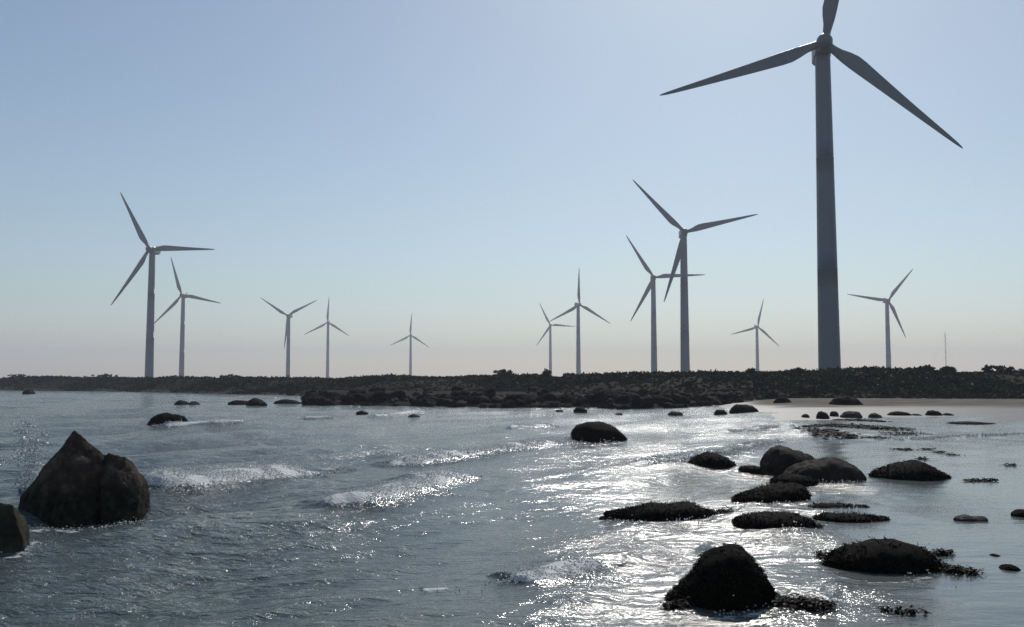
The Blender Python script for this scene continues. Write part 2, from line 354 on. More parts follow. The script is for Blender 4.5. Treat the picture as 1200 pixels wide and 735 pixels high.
# thin lace of foam at the water's edge on the sand
edge = np.exp(-((lz + 0.02) / 0.05) ** 2) * 0.12 * (yf > 30) * (yf < 80); foam = np.maximum(foam, edge * (0.5 + fbm(xf, yf, 14)))
wm = mesh_np('water', np.stack([xf, yf, wz], -1), grid_faces(len(yr), len(ua)))
set_col(wm, 'sea', np.stack([np.clip(foam, 0, 1), np.clip(chop, 0, 1.5), shallow], -1))
water = link('water', wm, M['water']); tag(water, kind='structure')

# foam flakes on the breaking crests: one countless mass
def flakes(P, size, r_):
    n = len(P); T = np.array([[0, 0, 1], [.94, 0, -.33], [-.47, .82, -.33], [-.47, -.82, -.33]])
    rot = r_.normal(size=(n, 3, 3)); q, _ = np.linalg.qr(rot)
    V = np.einsum('nij,kj->nki', q, T) * size[:, None, None] * r_.uniform(.5, 1.3, (n, 4, 1)) + P[:, None, :]
    Fc = (np.arange(n)[:, None, None] * 4 + np.array([[0, 1, 2], [0, 2, 3], [0, 3, 1], [1, 3, 2]])[None]).reshape(-1, 3)
    return V.reshape(-1, 3), Fc
fr = np.random.default_rng(3); pts = []
for pl, h, st_ in BRK:
    P = [on_water(*p) for p in pl]; lens = [(P[i + 1] - P[i]).length for i in range(len(P) - 1)]
    n_ = int(sum(lens) * 900 * st_ * min(1, 16 / P[0].y) ** 1.2) if h > 0.02 else int(sum(lens) * 90)
    seg = fr.choice(len(lens), n_, p=np.array(lens) / sum(lens)); tq = fr.uniform(0, 1, n_); off = fr.normal(0.06, 0.13 + h * .7, n_)
    A = np.array([[p.x, p.y] for p in P]); q = A[seg] + (A[seg + 1] - A[seg]) * tq[:, None] + TR[None] * off[:, None] + fr.normal(0, .03, (n_, 2))
    keep = fbm(q[:, 0] * 3, q[:, 1] * 3, 99) > 0.47; pts.append(q[keep])
pts = np.concatenate(pts); zz = water_fields(pts[:, 0], pts[:, 1], pts[:, 1] * 0.003)[0]
P3 = np.stack([pts[:, 0], pts[:, 1], zz + fr.exponential(.018, len(pts))], -1)
V, Fc = flakes(P3, 0.005 + 0.013 * fr.uniform(0, 1, len(pts)) * np.clip(pts[:, 1] / 14, .6, 2.0), fr)
tag(link('sea_foam', mesh_np('sea_foam', V, Fc), M['foam']), 'white foam flecks on the small breaking wave crests', 'foam', kind='stuff')

# ------------------------------------------------------------------ rocks
def displace(me, amp, freq, seed, facet=0.5):
    off = Vector((seed * 3.17, seed * 1.71, seed * 2.3))
    nrm = [v.normal.copy() for v in me.vertices]
    for v, n_ in zip(me.vertices, nrm):
        p = v.co * freq + off
        d = mn.fractal(p, 0.9, 2.1, 5) * 0.55
        d += facet * (mn.voronoi(p * 0.8, distance_metric='DISTANCE')[0][0] - 0.35) * -1.0
        v.co += n_ * (d * amp)
    me.update()
def loft_rock(name, sil, base, depth, mat, seed=1, n=120, m=44, amp=None, power=0.8, facet=.5, freq=None):
    """a rock from its skyline: stations along its length with their own height and depth; base = photo row where it meets the water in front"""
    cx = sum(p[0] for p in sil) / len(sil)
    yf = on_water(cx, base).y; Y = yf + depth * 0.8
    P = [at_depth(px, py, Y) for px, py in sil]
    x0, x1 = P[0].x, P[-1].x; xs = [p.x for p in P]; hs = [max(p.z, 0.0) for p in P]; hmax = max(hs); c = (x0 + x1) / 2
    tt = np.linspace(0, 1, n); X = x0 + (x1 - x0) * (0.5 - 0.5 * np.cos(tt * math.pi)); H = np.interp(X, xs, hs)
    kern = np.ones(5) / 5; Hs = np.convolve(np.pad(H, 2, mode='edge'), kern, 'valid')
    phi = np.linspace(R(-40), R(220), m)
    env = np.sin(np.clip(tt, 0.0, 1) * math.pi) ** 0.55
    Dp = depth * (0.35 + 0.65 * (Hs / hmax) ** 0.5) * env
    V = np.zeros((n, m, 3)); sn = np.sin(phi); cs = np.cos(phi)
    V[:, :, 0] = (X - c)[:, None] + 0 * cs[None]
    V[:, :, 1] = -Dp[:, None] * cs[None]
    up = np.sign(sn) * np.abs(sn) ** power
    V[:, :, 2] = np.where(sn[None] > 0, Hs[:, None] * up[None], 0.22 * depth * sn[None] * env[:, None] - 0.02)
    me = mesh_np(name, V.reshape(-1, 3), grid_faces(n, m))
    size = (x1 - x0)
    displace(me, amp if amp else 0.05 * min(size, hmax * 3), freq or 2.6 / max(hmax, size * .3), seed, facet)
    o = link(name, me, mat); o.location = (c, Y, 0)
    return o
def hull_rock(name, hulls, loc, mat, voxel, amp, freq, seed, smooth=4, facet=.5):
    bm = bmesh.new()
    for pts in hulls:
        vs = [bm.verts.new(p) for p in pts]; r_ = bmesh.ops.convex_hull(bm, input=vs)
        junk = [e for e in r_['geom_interior'] + r_['geom_unused'] if isinstance(e, bmesh.types.BMVert) and not e.link_faces]
        bmesh.ops.delete(bm, geom=list(set(junk)), context='VERTS')
    bmesh.ops.recalc_face_normals(bm, faces=bm.faces)
    me = bpy.data.meshes.new(name); bm.to_mesh(me); bm.free()
    o = link(name, me); md = o.modifiers.new('r', 'REMESH'); md.mode = 'VOXEL'; md.voxel_size = voxel
    dg = bpy.context.evaluated_depsgraph_get(); me2 = bpy.data.meshes.new_from_object(o.evaluated_get(dg)); o.modifiers.clear(); o.data = me2; me2.name = name
    bm = bmesh.new(); bm.from_mesh(me2)
    for _ in range(smooth): bmesh.ops.smooth_vert(bm, verts=bm.verts, factor=0.5, use_axis_x=True, use_axis_y=True, use_axis_z=True)
    bm.to_mesh(me2); bm.free()
    for p in me2.polygons: p.use_smooth = True
    displace(me2, amp, freq, seed, facet)
    me2.materials.clear(); me2.materials.append(mat); o.location = loc
    return o
def ribbons(P, L, Wd, r_, lift=0.02, down=None):
    """short wavy weed fronds: three-quad strips"""
    n = len(P); a = r_.uniform(0, 6.28, n); V = np.zeros((n, 4, 2, 3)); ln = L * r_.uniform(.5, 1.4, n); wd = Wd * r_.uniform(.5, 1.3, n)
    for k in range(4):
        aa = a + k * r_.normal(0, .5, n); f = k / 3 - .5
        cx = P[:, 0] + np.cos(a) * ln * f; cy = P[:, 1] + np.sin(a) * ln * f; cz = P[:, 2] + lift * r_.uniform(-.3, 1, n)
        w = wd * (1 - abs(f) * 1.2) / 2; tz = r_.normal(0, .4, n)
        V[:, k, 0] = np.stack([cx - np.sin(aa) * w, cy + np.cos(aa) * w, cz - w * tz], -1)
        V[:, k, 1] = np.stack([cx + np.sin(aa) * w, cy - np.cos(aa) * w, cz + w * tz], -1)
    if down is not None:              # fronds hanging down the slope of a rock
        for k in range(4):
            f = k / 3; c_ = P + down * (ln * f)[:, None] + r_.normal(0, .006, (n, 3)); sd = np.cross(down, r_.normal(size=(n, 3))); sd /= np.linalg.norm(sd, axis=1)[:, None] + 1e-9
            w = (wd * (1 - f * .6) / 2)[:, None]; V[:, k, 0] = c_ - sd * w; V[:, k, 1] = c_ + sd * w
    base = np.arange(n)[:, None, None] * 8; q = np.array([[0, 1, 3, 2], [2, 3, 5, 4], [4, 5, 7, 6]])[None]
    return V.reshape(-1, 3), (base + q).reshape(-1, 4)
wdr = np.random.default_rng(23)
def weed_on(rock, dens=1.0, L=0.07, top=0.65):
    """bladder wrack hanging over a rock: fronds on its own surface (a part of the rock)"""
    me = rock.data; co = np.empty(len(me.vertices) * 3); me.vertices.foreach_get('co', co); co = co.reshape(-1, 3)
    no = np.empty(len(me.vertices) * 3); me.vertices.foreach_get('normal', no); no = no.reshape(-1, 3)
    zmax = co[:, 2].max(); ok = np.where((co[:, 2] > -0.01) & (wdr.uniform(0, 1, len(co)) < np.clip(1.35 - co[:, 2] / (zmax * top + 1e-6), 0.05, 1)))[0]
    n = int(2600 * dens); id_ = wdr.choice(ok, n); P = co[id_] + no[id_] * 0.003 + wdr.normal(0, .006, (n, 3))
    nn = no[id_]; dn = np.array([0, 0, -1.0]) - nn * (-nn[:, 2:3]); dn = dn + wdr.normal(0, .22, dn.shape); dn -= nn * (dn * nn).sum(1)[:, None]; dn -= nn * .25; dn /= np.linalg.norm(dn, axis=1)[:, None] + 1e-9
    P[:, 2] = np.maximum(P[:, 2], .005)
    V, Fc = ribbons(P, L * .6, L * .24, wdr, L * .25, dn)
    return link('seaweed', mesh_np('seaweed', V, Fc), M['weed'], rock)
def weed_trail(rock, path, width, n, L=0.08, local=True):
    """a mat of floating weed trailing from a rock along photo pixels"""
    P = [on_water(*p) for p in path]; A = np.array([[p.x, p.y] for p in P]); k = wdr.choice(len(A) - 1, n); tq = wdr.uniform(0, 1, n)
    q = A[k] + (A[k + 1] - A[k]) * tq[:, None] + wdr.normal(0, 1, (n, 2)) * width * np.array([[1, 1.6]])
    zz = water_fields(q[:, 0], q[:, 1], q[:, 1] * .003)[0] + wdr.exponential(.010, n)
    loc = np.array(rock.location) if rock is not None else 0
    V, Fc = ribbons(np.stack([q[:, 0], q[:, 1], zz], -1) - loc, L, L * .3, wdr, .02)
    return V, Fc

# the big pointed boulder at the left
L11 = on_water(95, 604).copy(); 
big = hull_rock('boulder', [
    [(-.09, .05, 1.0), (.03, 0, .93), (-.37, .1, .66), (-.63, .1, .39), (-.76, 0, .17), (-.78, -.1, -.25), (-.65, .6, -.25), (.06, -.62, -.25), (.08, -.50, .22), (-.62, -.30, -.25),
     (-.48, -.20, .3), (.36, -.30, -.25), (.10, -.34, .50), (.27, .1, .72), (.2, .6, .5), (-.3, .6, .5), (.3, .7, -.25)],
    [(.12, .3, .60), (.33, .15, .71), (.55, .2, .67), (.62, .15, .54), (.77, .2, .30), (.79, .1, .12), (.78, -.1, -.25), (.45, -.3, -.25), (.4, -.2, .3), (.35, .6, .5), (.7, .6, .3), (.78, .6, -.25), (.25, .5, -.2), (.58, -.06, .4)]],
    (L11.x - .22, L11.y + 0.38, 0), M['big_rock'], 0.015, 0.036, 4.6, 4, 1, .6)
big.scale = (.94, 1, 1.0)
tag(big, 'big pointed brown boulder standing in the sea at the left, largest rock of all', 'boulder')
lp = on_water(0, 650)
lr = hull_rock('boulder', [[(0, .05, .50), (.15, .05, .47), (-.3, .1, .52), (.2, 0, .36), (.31, -.05, .18), (.34, -.1, .05), (.3, -.15, -.2), (0, -.38, -.2), (-.5, -.45, -.2), (-.7, 0, .35),
     (-.7, .5, -.2), (.25, .4, -.2), (.1, .4, .3), (-.1, -.22, .3)]], (lp.x - .08, lp.y + 0.02, -0.02), M['left_rock'], 0.016, 0.04, 4.5, 9, 3)
tag(lr, 'olive brown rock cut off by the left edge, nearest the camera on that side', 'boulder')

def near_rock(sil, base, depth, mat, label, seed, weed=0.0, trail=None, cat='rock', name='rock', **kw):
    o = loft_rock(name, sil, base, depth, M[mat], seed, **kw); tag(o, label, cat)
    if weed or trail:
        Vs, Fs, k = [], [], 0
        if weed:
            w = weed_on(o, weed, 0.06 if depth < .5 else .08)
            if trail:
                a = np.empty(len(w.data.vertices) * 3); w.data.vertices.foreach_get('co', a); Vs.append(a.reshape(-1, 3))
                f = np.array([p.vertices[:] for p in w.data.polygons]); Fs.append(f); k = len(Vs[0]); bpy.data.objects.remove(w)
        if trail:
            for path, wd, n in trail:
                V, Fc = weed_trail(o, path, wd, n); Vs.append(V); Fs.append(Fc + k); k += len(V)
            link('seaweed', mesh_np('seaweed', np.concatenate(Vs), np.concatenate(Fs)), M['weed'], o)
    return o
near_rock([(788, 708), (800, 692), (815, 675), (826, 655), (840, 644), (856, 640), (870, 642), (880, 655), (886, 664), (894, 675), (900, 690), (906, 704)], 712, .38, 'weed_rock',
          'tall black weed covered rock at the bottom, nearest rock in the glittering water', 2, 2.2,
          [([(905, 706), (935, 712), (963, 716)], .04, 900), ([(782, 712), (808, 708)], .02, 160)], freq=6)
near_rock([(968, 662), (985, 647), (1005, 638), (1030, 633), (1055, 634), (1080, 642), (1093, 655), (1100, 668)], 672, .40, 'weed_rock',
          'broad rounded black rock with weed trailing off its right end', 5, 1.2,
          [([(1092, 662), (1110, 672), (1142, 673)], .035, 420), ([(1085, 652), (1115, 651)], .02, 160), ([(962, 655), (975, 656)], .03, 120)], freq=4, facet=.2)
near_rock([(712, 604), (735, 600), (752, 594), (768, 590), (786, 592), (800, 588), (812, 590), (826, 598), (842, 604)], 608, .42, 'weed_rock',
          'long low lumpy weed covered rock, leftmost rock in the glittering water', 8, 1.6, [([(706, 604), (722, 604)], .03, 160), ([(838, 604), (856, 603)], .03, 120)], freq=7)
near_rock([(863, 611), (880, 604), (905, 601), (930, 602), (945, 608), (954, 616)], 622, .42, 'weed_rock', 'low black oval dome just below the wedge shaped rock', 11, 1.2, [([(950, 619), (960, 620)], .03, 80)])
near_rock([(862, 585), (880, 577), (898, 571), (915, 567), (935, 566), (942, 570), (945, 582)], 590, .5, 'weed_rock', 'black wedge shaped rock tapering to a thin point on its left', 13, .5)
near_rock([(893, 548), (897, 535), (906, 524), (916, 522), (932, 527), (948, 534), (962, 541)], 556, .62, 'tan_rock', 'smooth brown boulder leaning behind its flatter neighbour', 17, facet=.3)
near_rock([(915, 560), (930, 547), (950, 540), (975, 536), (992, 541), (1004, 551), (1012, 558)], 565, .6, 'tan_rock', 'flat topped brown boulder lying in front of a leaning brown one', 19, facet=.3)
near_rock([(905, 562), (918, 557), (935, 556), (955, 562)], 569, .35, 'weed_rock', 'small black rock wedged at the foot of the two brown boulders', 20, .5)
near_rock([(1024, 557), (1038, 550), (1055, 542), (1070, 539), (1084, 543), (1098, 553), (1108, 560)], 563, .65, 'weed_rock', 'black mound shaped rock alone in calm water at the right', 23, .8, freq=2.5, facet=.2)
near_rock([(808, 544), (818, 535), (830, 530), (842, 532), (852, 539), (859, 546)], 547, .6, 'weed_rock', 'small black hump of rock left of the brown boulders', 29, .6)
near_rock([(868, 549), (876, 546), (886, 546), (892, 550)], 552, .3, 'weed_rock', 'tiny dark rock between the small black hump and the brown boulders', 31, .3)
near_rock([(670, 507), (676, 498), (688, 494), (704, 494), (720, 499), (733, 514)], 516, .9, 'weed_rock', 'solitary black humped boulder in mid water at the centre of the bay', 37, .5, facet=.2, freq=1.6)
near_rock([(176, 494), (183, 487), (193, 484), (205, 486), (214, 488), (219, 497)], 499, .7, 'weed_rock', 'dark rock with a wave breaking on it, beyond the big pointed boulder', 41, .4)
near_rock([(948, 595), (965, 590), (985, 591), (1015, 596)], 598, .22, 'weed_rock', 'thin black weedy ledge just above the water, farther of two beside the wedge rock', 43, .5)
near_rock([(957, 607), (975, 602), (1005, 603), (1038, 609)], 612, .25, 'weed_rock', 'thin black weedy ledge, nearer of two, left of calm water', 47, .6)
near_rock([(1119, 607), (1132, 603), (1140, 606), (1153, 605), (1156, 609)], 611, .16, 'grey_rock', 'small flat tan stone in calm water at the right', 49, n=60)
near_rock([(1187, 602), (1195, 597), (1212, 599), (1222, 604)], 606, .18, 'weed_rock', 'small dark stone cut off by the right edge', 50, n=60)
near_rock([(1172, 667), (1178, 662), (1187, 662), (1194, 666)], 670, .10, 'weed_rock', 'small black pebble near the right edge, right of the trailing weed', 53, n=60)
near_rock([(1159, 651), (1165, 649), (1172, 651)], 653, .06, 'weed_rock', 'tiny pale topped pebble above the small black one near the right edge', 54, n=40)
near_rock([(28, 460), (33, 456), (37, 458), (40, 461)], 462, 1.2, 'weed_rock', 'far dark rock alone in open water before the left shore', 57, n=60)
near_rock([(206, 473), (211, 469), (218, 471), (220, 474)], 475, .9, 'weed_rock', 'left of two little far rocks breaking the water', 58, n=60)
near_rock([(222, 473), (227, 470), (233, 474)], 475, .9, 'weed_rock', 'right of two little far rocks breaking the water', 59, n=60)
near_rock([(268, 472), (276, 469), (290, 470), (296, 473)], 474, 1.0, 'weed_rock', 'flat dark rock at the outer left end of the rocky shore point', 60, n=60)
near_rock([(290, 471), (298, 466), (306, 469), (312, 473)], 476, 1.0, 'weed_rock', 'peaked dark rock in the shallow gap off the rocky shore point', 61, n=60)
near_rock([(322, 471), (332, 468), (344, 469), (353, 472)], 474, 1.0, 'weed_rock', 'low dark rock just off the tip of the rocky shore point', 62, n=60)
near_rock([(478, 488), (484, 485), (492, 488)], 489, .6, 'weed_rock', 'small dark rock awash in white water before the rocky shore', 63, n=60)
near_rock([(418, 483), (424, 481), (431, 484)], 485, .5, 'weed_rock', 'tiny rock just breaking the water off the rocky shore', 64, n=40)
far = [((650, 660, 480, 483), 'weed_rock', 'small dark rock just off the shore behind the solitary humped boulder'),
       ((672, 688, 477, 483), 'weed_rock', 'dark rock at the water edge behind the solitary humped boulder'),
       ((720, 730, 484, 487), 'weed_rock', 'tiny dark rock in the shallows right of the solitary humped boulder'),
       ((837, 852, 480, 486), 'shore_rock', 'dark stone on the sand at the left end of the beach'),
       ((855, 888, 474, 484), 'shore_rock', 'broad dark boulder at the left end of the sandy beach'),
       ((905, 930, 465, 478), 'shore_rock', 'rounded dark boulder against the foot of the bank'),
       ((940, 948, 485, 490), 'shore_rock', 'small dark stone on wet sand left of the cracked pair'),
       ((957, 971, 482, 491), 'shore_rock', 'upright dark stone on wet sand left of the pale block'),
       ((973, 982, 482, 489), 'shore_rock', 'small dark stone squeezed between two larger ones on the wet sand'),
       ((985, 1010, 482, 490), 'grey_rock', 'pale block shaped stone on the wet sand'),
       ((971, 1012, 464, 480), 'shore_rock', 'largest dark boulder at the foot of the bank below the tall turbine'),
       ((1018, 1033, 484, 490), 'grey_rock', 'low pointed grey stone on the wet sand'),
       ((1040, 1068, 482, 488), 'shore_rock', 'long flat dark stone on the sandy beach at the right'),
       ((1068, 1080, 485, 488), 'shore_rock', 'small flat stone touching the long flat one on the beach'),
       ((1085, 1104, 481, 488), 'shore_rock', 'square dark stone on the beach near the right end of the row'),
       ((1105, 1117, 484, 488), 'shore_rock', 'last small dark stone at the right end of the beach row'),
       ((783, 800, 482, 486), 'grey_rock', 'low grey stone in the shallows left of the sandy beach'),
       ((1110, 1165, 494, 497), 'shore_rock', 'very flat dark sandbar stone at the right of the wet sand')]
for i, ((a, c, tp, bs), mt, lb) in enumerate(far):
    w = c - a; r_ = random.Random(i); dY = on_water(a, bs).y / F
    near_rock([(a, bs - .25 * (bs - tp)), (a + w * .18, tp + (bs - tp) * .25 * r_.random()), (a + w * (.35 + .2 * r_.random()), tp), (a + w * .8, tp + (bs - tp) * .35 * r_.random()), (c, bs - .3 * (bs - tp))],
              bs, max(.35, w * dY * .4), mt, lb, 70 + i, n=60, m=30, facet=.35)

# drift weed lying in the shallows
def weed_thing(label, paths, L=.08, name='drift_seaweed'):
    Vs, Fs, k = [], [], 0; o0 = on_water(*paths[0][0][0])
    class _R: location = (o0.x, o0.y, 0)
    for path, wd, n in paths:
        V, Fc = weed_trail(_R, path, wd, n, L); Vs.append(V); Fs.append(Fc + k); k += len(V)
    o = link(name, mesh_np(name, np.concatenate(Vs), np.concatenate(Fs)), M['weed']); o.location = _R.location
    return tag(o, label, 'seaweed')
weed_thing('dark raft of seaweed in the shallows below the row of beach stones', [([(958, 499), (1000, 500), (1040, 503)], .35, 1300), ([(962, 507), (985, 512)], .3, 300), ([(985, 492), (1030, 494)], .2, 250)], .3)
for lb, pa, wd, nn_ in [('brown weed clump floating just below the right half of the dark weed raft', [(1015, 512), (1032, 514)], .12, 160), ('wide brown weed clump floating off the right end of the dark weed raft', [(1045, 509), (1075, 507)], .22, 240),
        ('small weed clump floating straight above the black mound rock', [(1055, 527), (1066, 527)], .08, 90), ('weed speck up and right of the black mound rock, leftmost of three close specks', [(1085, 527), (1092, 527)], .07, 40),
        ('weed speck in the middle of three close specks, right above the black mound rock', [(1098, 531), (1102, 531)], .06, 34), ('weed speck rightmost of three close specks, above the black mound rock', [(1113, 534), (1120, 534)], .06, 34),
        ('weed speck nearest above the top of the black mound rock', [(1078, 538), (1084, 538)], .07, 40), ('lone weed speck on pale water near the right edge', [(1180, 546), (1188, 546)], .07, 40)]:
    weed_thing(lb, [(pa, wd, nn_)], .12)
weed_thing('thin line of weed floating right of the black mound rock', [([(1130, 564), (1166, 564)], .035, 150)], .09)
weed_thing('thin brown weed strand floating at the bottom right', [([(1032, 718), (1058, 723), (1086, 724)], .008, 90)], .06)

# the rocky shore point: individual boulders
protos = []
for k in range(7):
    bm = bmesh.new(); bmesh.ops.create_icosphere(bm, subdivisions=3, radius=1)
    r_ = random.Random(k); ax = (1, r_.uniform(.6, .9), r_.uniform(.5, .8))
    for v in bm.verts: v.co = Vector((v.co.x * ax[0], v.co.y * ax[1], v.co.z * ax[2]))
    me = bpy.data.meshes.new('shore_boulder'); bm.to_mesh(me); bm.free()
    for p in me.polygons: p.use_smooth = False
    displace(me, .42, 1.2, 200 + k, 1.1); me.materials.append(M['shore_rock'] if k < 5 else M['weed_rock'] if k < 6 else M['grey_rock']); protos.append(me)
cnt = 0; r_ = random.Random(77)
while cnt < 285:
    px = r_.uniform(352, 865) if r_.random() < .85 else r_.uniform(600, 960); u = (px - 600) / F; d0 = float(np.interp(u, US, DS)); s = r_.expovariate(1 / 6.0)
    if s > 26 or (px > 865 and s < 4): continue
    y = d0 + s - 0.6; x = u * y; sz = r_.choice([.25, .3, .36, .42, .5, .62, .8]) * r_.uniform(.8, 1.15)
    o = bpy.data.objects.new('shore_boulder', r_.choice(protos if r_.random() < .5 else protos[:6])); COL.objects.link(o)
    o.location = (x, y, max(land_z(x, y), -.1) + sz * .22); o.scale = (sz * r_.uniform(.9, 1.4), sz, sz * r_.uniform(.7, 1.05)); o.rotation_euler = (r_.uniform(-.3, .3), r_.uniform(-.3, .3), r_.uniform(0, 6.28))
    tag(o, 'dark boulder among many piled along the rocky shore below the green bank', 'boulder', 'boulders of the rocky shore point'); cnt += 1

# ------------------------------------------------------------------ bank vegetation
def leaf_clumps(C, rad, nleaf, size, r_, flat=0.8):
    n = len(C); k = nleaf; d = r_.normal(size=(n, k, 3)); d /= np.linalg.norm(d, axis=2, keepdims=True); d[:, :, 2] = np.abs(d[:, :, 2]) * flat
    P = C[:, None, :] + d * rad[:, None, None] * r_.uniform(.45, 1.05, (n, k, 1)); P = P.reshape(-1, 3)
    T = np.array([[-.5, 0, 0], [.5, 0, 0], [0, .1, 1.0]]); q, _ = np.linalg.qr(r_.normal(size=(len(P), 3, 3)))
    sz = np.repeat(size, k) * r_.uniform(.5, 1.4, len(P))
    V = np.einsum('nij,kj->nki', q, T) * sz[:, None, None] + P[:, None, :]
    Fc = np.arange(len(P) * 3).reshape(-1, 3); tone = np.repeat(np.repeat(r_.uniform(.6, 1.35, n), k) * r_.uniform(.8, 1.2, n * k), 3)
    return V.reshape(-1, 3), Fc, tone
vr = np.random.default_rng(9)
n = 22000
u = vr.uniform(-0.80, 0.80, n); db = np.interp(u, UB, DB); sb = vr.uniform(-1, 34, n) ** 1.0; y = db + sb; x = u * y
patch = fbm(x * .12, y * .12, 15); keep = (vr.uniform(0, 1, n) < (0.35 + 1.2 * patch)); x, y, sb, patch = x[keep], y[keep], sb[keep], patch[keep]
z = land(x, y)[0]; rad = (0.16 + 0.62 * sstep(.35, .75, patch) * vr.uniform(.4, 1, len(x))) * (0.6 + 0.4 * sstep(0, 8, sb))
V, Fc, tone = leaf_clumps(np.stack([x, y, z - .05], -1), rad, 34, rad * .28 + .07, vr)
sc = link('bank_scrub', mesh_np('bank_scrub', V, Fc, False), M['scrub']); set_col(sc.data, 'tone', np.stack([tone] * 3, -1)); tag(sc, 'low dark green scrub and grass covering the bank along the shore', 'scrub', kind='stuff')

def shrub(px, ptop, w_px, dy, label, seed):
    u = (px - 600) / F; y = float(np.interp(u, UB, DB)) + dy; x = u * y; z = land_z(x, y); top = at_depth(px, ptop, y).z; h = max(top - z, .5); w = w_px * y / F / 2
    r2 = np.random.default_rng(seed); root = bpy.data.objects.new('shrub', None); COL.objects.link(root); root.location = (x, y, z - .05); tag(root, label, 'shrub', 'shrubs on the crest of the bank')
    n_ = 26; C = np.stack([r2.uniform(-1, 1, n_) * w * .75, r2.uniform(-1, 1, n_) * w * .5, 0 * r2.uniform(0, 1, n_)], -1)
    C[:, 2] = r2.uniform(.25, 1, n_) * h * .72 * np.sqrt(np.clip(1 - (C[:, 0] / w) ** 2, .1, 1))
    V, Fc, tn = leaf_clumps(C, r2.uniform(.2, .34, n_) * min(h, 1.6), 46, np.full(n_, .15), r2, 1)
    o = link('foliage', mesh_np('foliage', V, Fc, False), M['scrub'], root); set_col(o.data, 'tone', np.stack([tn] * 3, -1))
    bm = bmesh.new()
    for k in range(4):
        a = r2.uniform(0, 6.28); mtx = Vector((math.cos(a) * .25 * w, math.sin(a) * .2 * w, h * .6)); q = Vector((0, 0, 1)).rotation_difference(mtx).to_matrix().to_4x4()
        q.translation = mtx / 2; bmesh.ops.create_cone(bm, segments=6, radius1=.05, radius2=.02, depth=mtx.length, matrix=q)
    me = bpy.data.meshes.new('stem'); bm.to_mesh(me); bm.free(); link('stem', me, M['bark'], root)
for i, a in enumerate([(590, 432, 30, 18, 'wide shrub on the skyline left of the smallest turbine group at the centre'), (641, 431, 7, 18, 'thin upright shrub on the skyline beside a small turbine'),
        (668, 436, 22, 18, 'low shrub on the skyline at the foot of the slim turbine'), (745, 434, 16, 16, 'low shrub on the skyline left of the pair of crossing turbines'),
        (880, 431, 12, 16, 'small shrub on the skyline below the little turbine left of the tallest one'), (935, 430, 20, 16, 'shrub on the skyline just left of the tallest turbine tower'),
        (1018, 428, 18, 16, 'shrub on the skyline between the tallest turbine and the turbine right of it'), (1085, 427, 20, 16, 'shrub on the skyline left of the thin mast'),
        (1110, 428, 18, 16, 'narrow shrub on the skyline under the thin mast'), (1166, 427, 44, 16, 'tallest rounded shrub on the skyline at the far right'),
        (1150, 450, 22, 3, 'pale grey green bush on the bank slope at the right'), (270, 438, 30, 20, 'long low shrub on the left skyline between turbines'),
        (125, 437, 34, 20, 'long low shrub on the left skyline beside the tall left turbine'), (20, 438, 30, 20, 'shrub on the skyline at the far left')]):
    shrub(*a, 300 + i)

# ------------------------------------------------------------------ wind turbines
HUBH, BL = 65.0, 32.6
def revolve(prof, seg=40):
    a = np.linspace(0, 2 * math.pi, seg, endpoint=False); V = np.array([[r * math.cos(q), r * math.sin(q), z] for r, z in prof for q in a]); nr = len(prof)
    i = np.arange(nr - 1)[:, None] * seg; j = np.arange(seg)[None]; jn = (j + 1) % seg
    return V, np.stack([i + j, i + jn, i + seg + jn, i + seg + j], -1).reshape(-1, 4)
prof = []
for z0, z1 in ((0, 21.5), (21.5, 43), (43, 63.2)):
    for q in np.linspace(z0, z1, 6): prof.append((2.1 - 0.68 * q / 63.2, q))
    if z1 < 60: rr_ = 2.1 - 0.68 * z1 / 63.2; prof += [(rr_ + .035, z1 + .02), (rr_ + .035, z1 + .16), (rr_, z1 + .18)]
V, Fc = revolve(prof); TOWER = mesh_np('tower', V, Fc)
V, Fc = revolve([(1.75, 0), (1.72, .5), (1.35, .9), (1.0, 1.0)][::1]); 
def blade_mesh():
    st_ = [(0.9, .8, 1.6, 1.6), (2.0, .8, 1.6, 1.5), (3.6, .95, 2.1, 1.2), (5.2, 1.05, 2.8, .9), (6.8, 1.05, 3.2, .72), (8.5, 1.0, 3.15, .62), (11, .9, 2.85, .5), (15, .75, 2.4, .38), (20, .6, 1.85, .28), (25, .45, 1.35, .2), (29, .33, .95, .13), (31.5, .22, .6, .08), (32.4, .12, .3, .05), (32.6, .05, .1, .02)]
    zs = np.array([s[0] for s in st_]); zi = np.concatenate([np.linspace(zs[0], 9, 22), np.linspace(9.6, 32, 34), [32.3, 32.5, 32.6]]); seg = 24; V = []
    for z in zi:
        le, ch, th = (np.interp(z, zs, [s[k] for s in st_]) for k in (1, 2, 3)); tw = R(14) * (1 - z / 33) ** 2
        bl = np.clip((z - 2) / 4, 0, 1)
        for k in range(seg):
            a = 2 * math.pi * k / seg; c = (1 - math.cos(a)) / 2; sgn = 1 if math.sin(a) >= 0 else -1
            foil = 2.6 * th * (0.2969 * math.sqrt(c) - .126 * c - .3516 * c * c + .2843 * c ** 3 - .1036 * c ** 4) * sgn * 1.0
            circ = th / 2 * math.sin(a); t_ = circ * (1 - bl) + foil * bl * (1 if sgn > 0 else .6)
            X = (le - c * ch) * (.88 if z > 3 else 1 - .04 * max(z - 0, 0)); Y = t_; V.append((X * math.cos(tw) - Y * math.sin(tw), X * math.sin(tw) + Y * math.cos(tw) + 0.0009 * z * z * -1, z))
    V = np.array(V); nr = len(zi); i = np.arange(nr - 1)[:, None] * seg; j = np.arange(seg)[None]; jn = (j + 1) % seg
    return mesh_np('blade', V, np.stack([i + j, i + jn, i + seg + jn, i + seg + j], -1).reshape(-1, 4))
BLADE = blade_mesh()
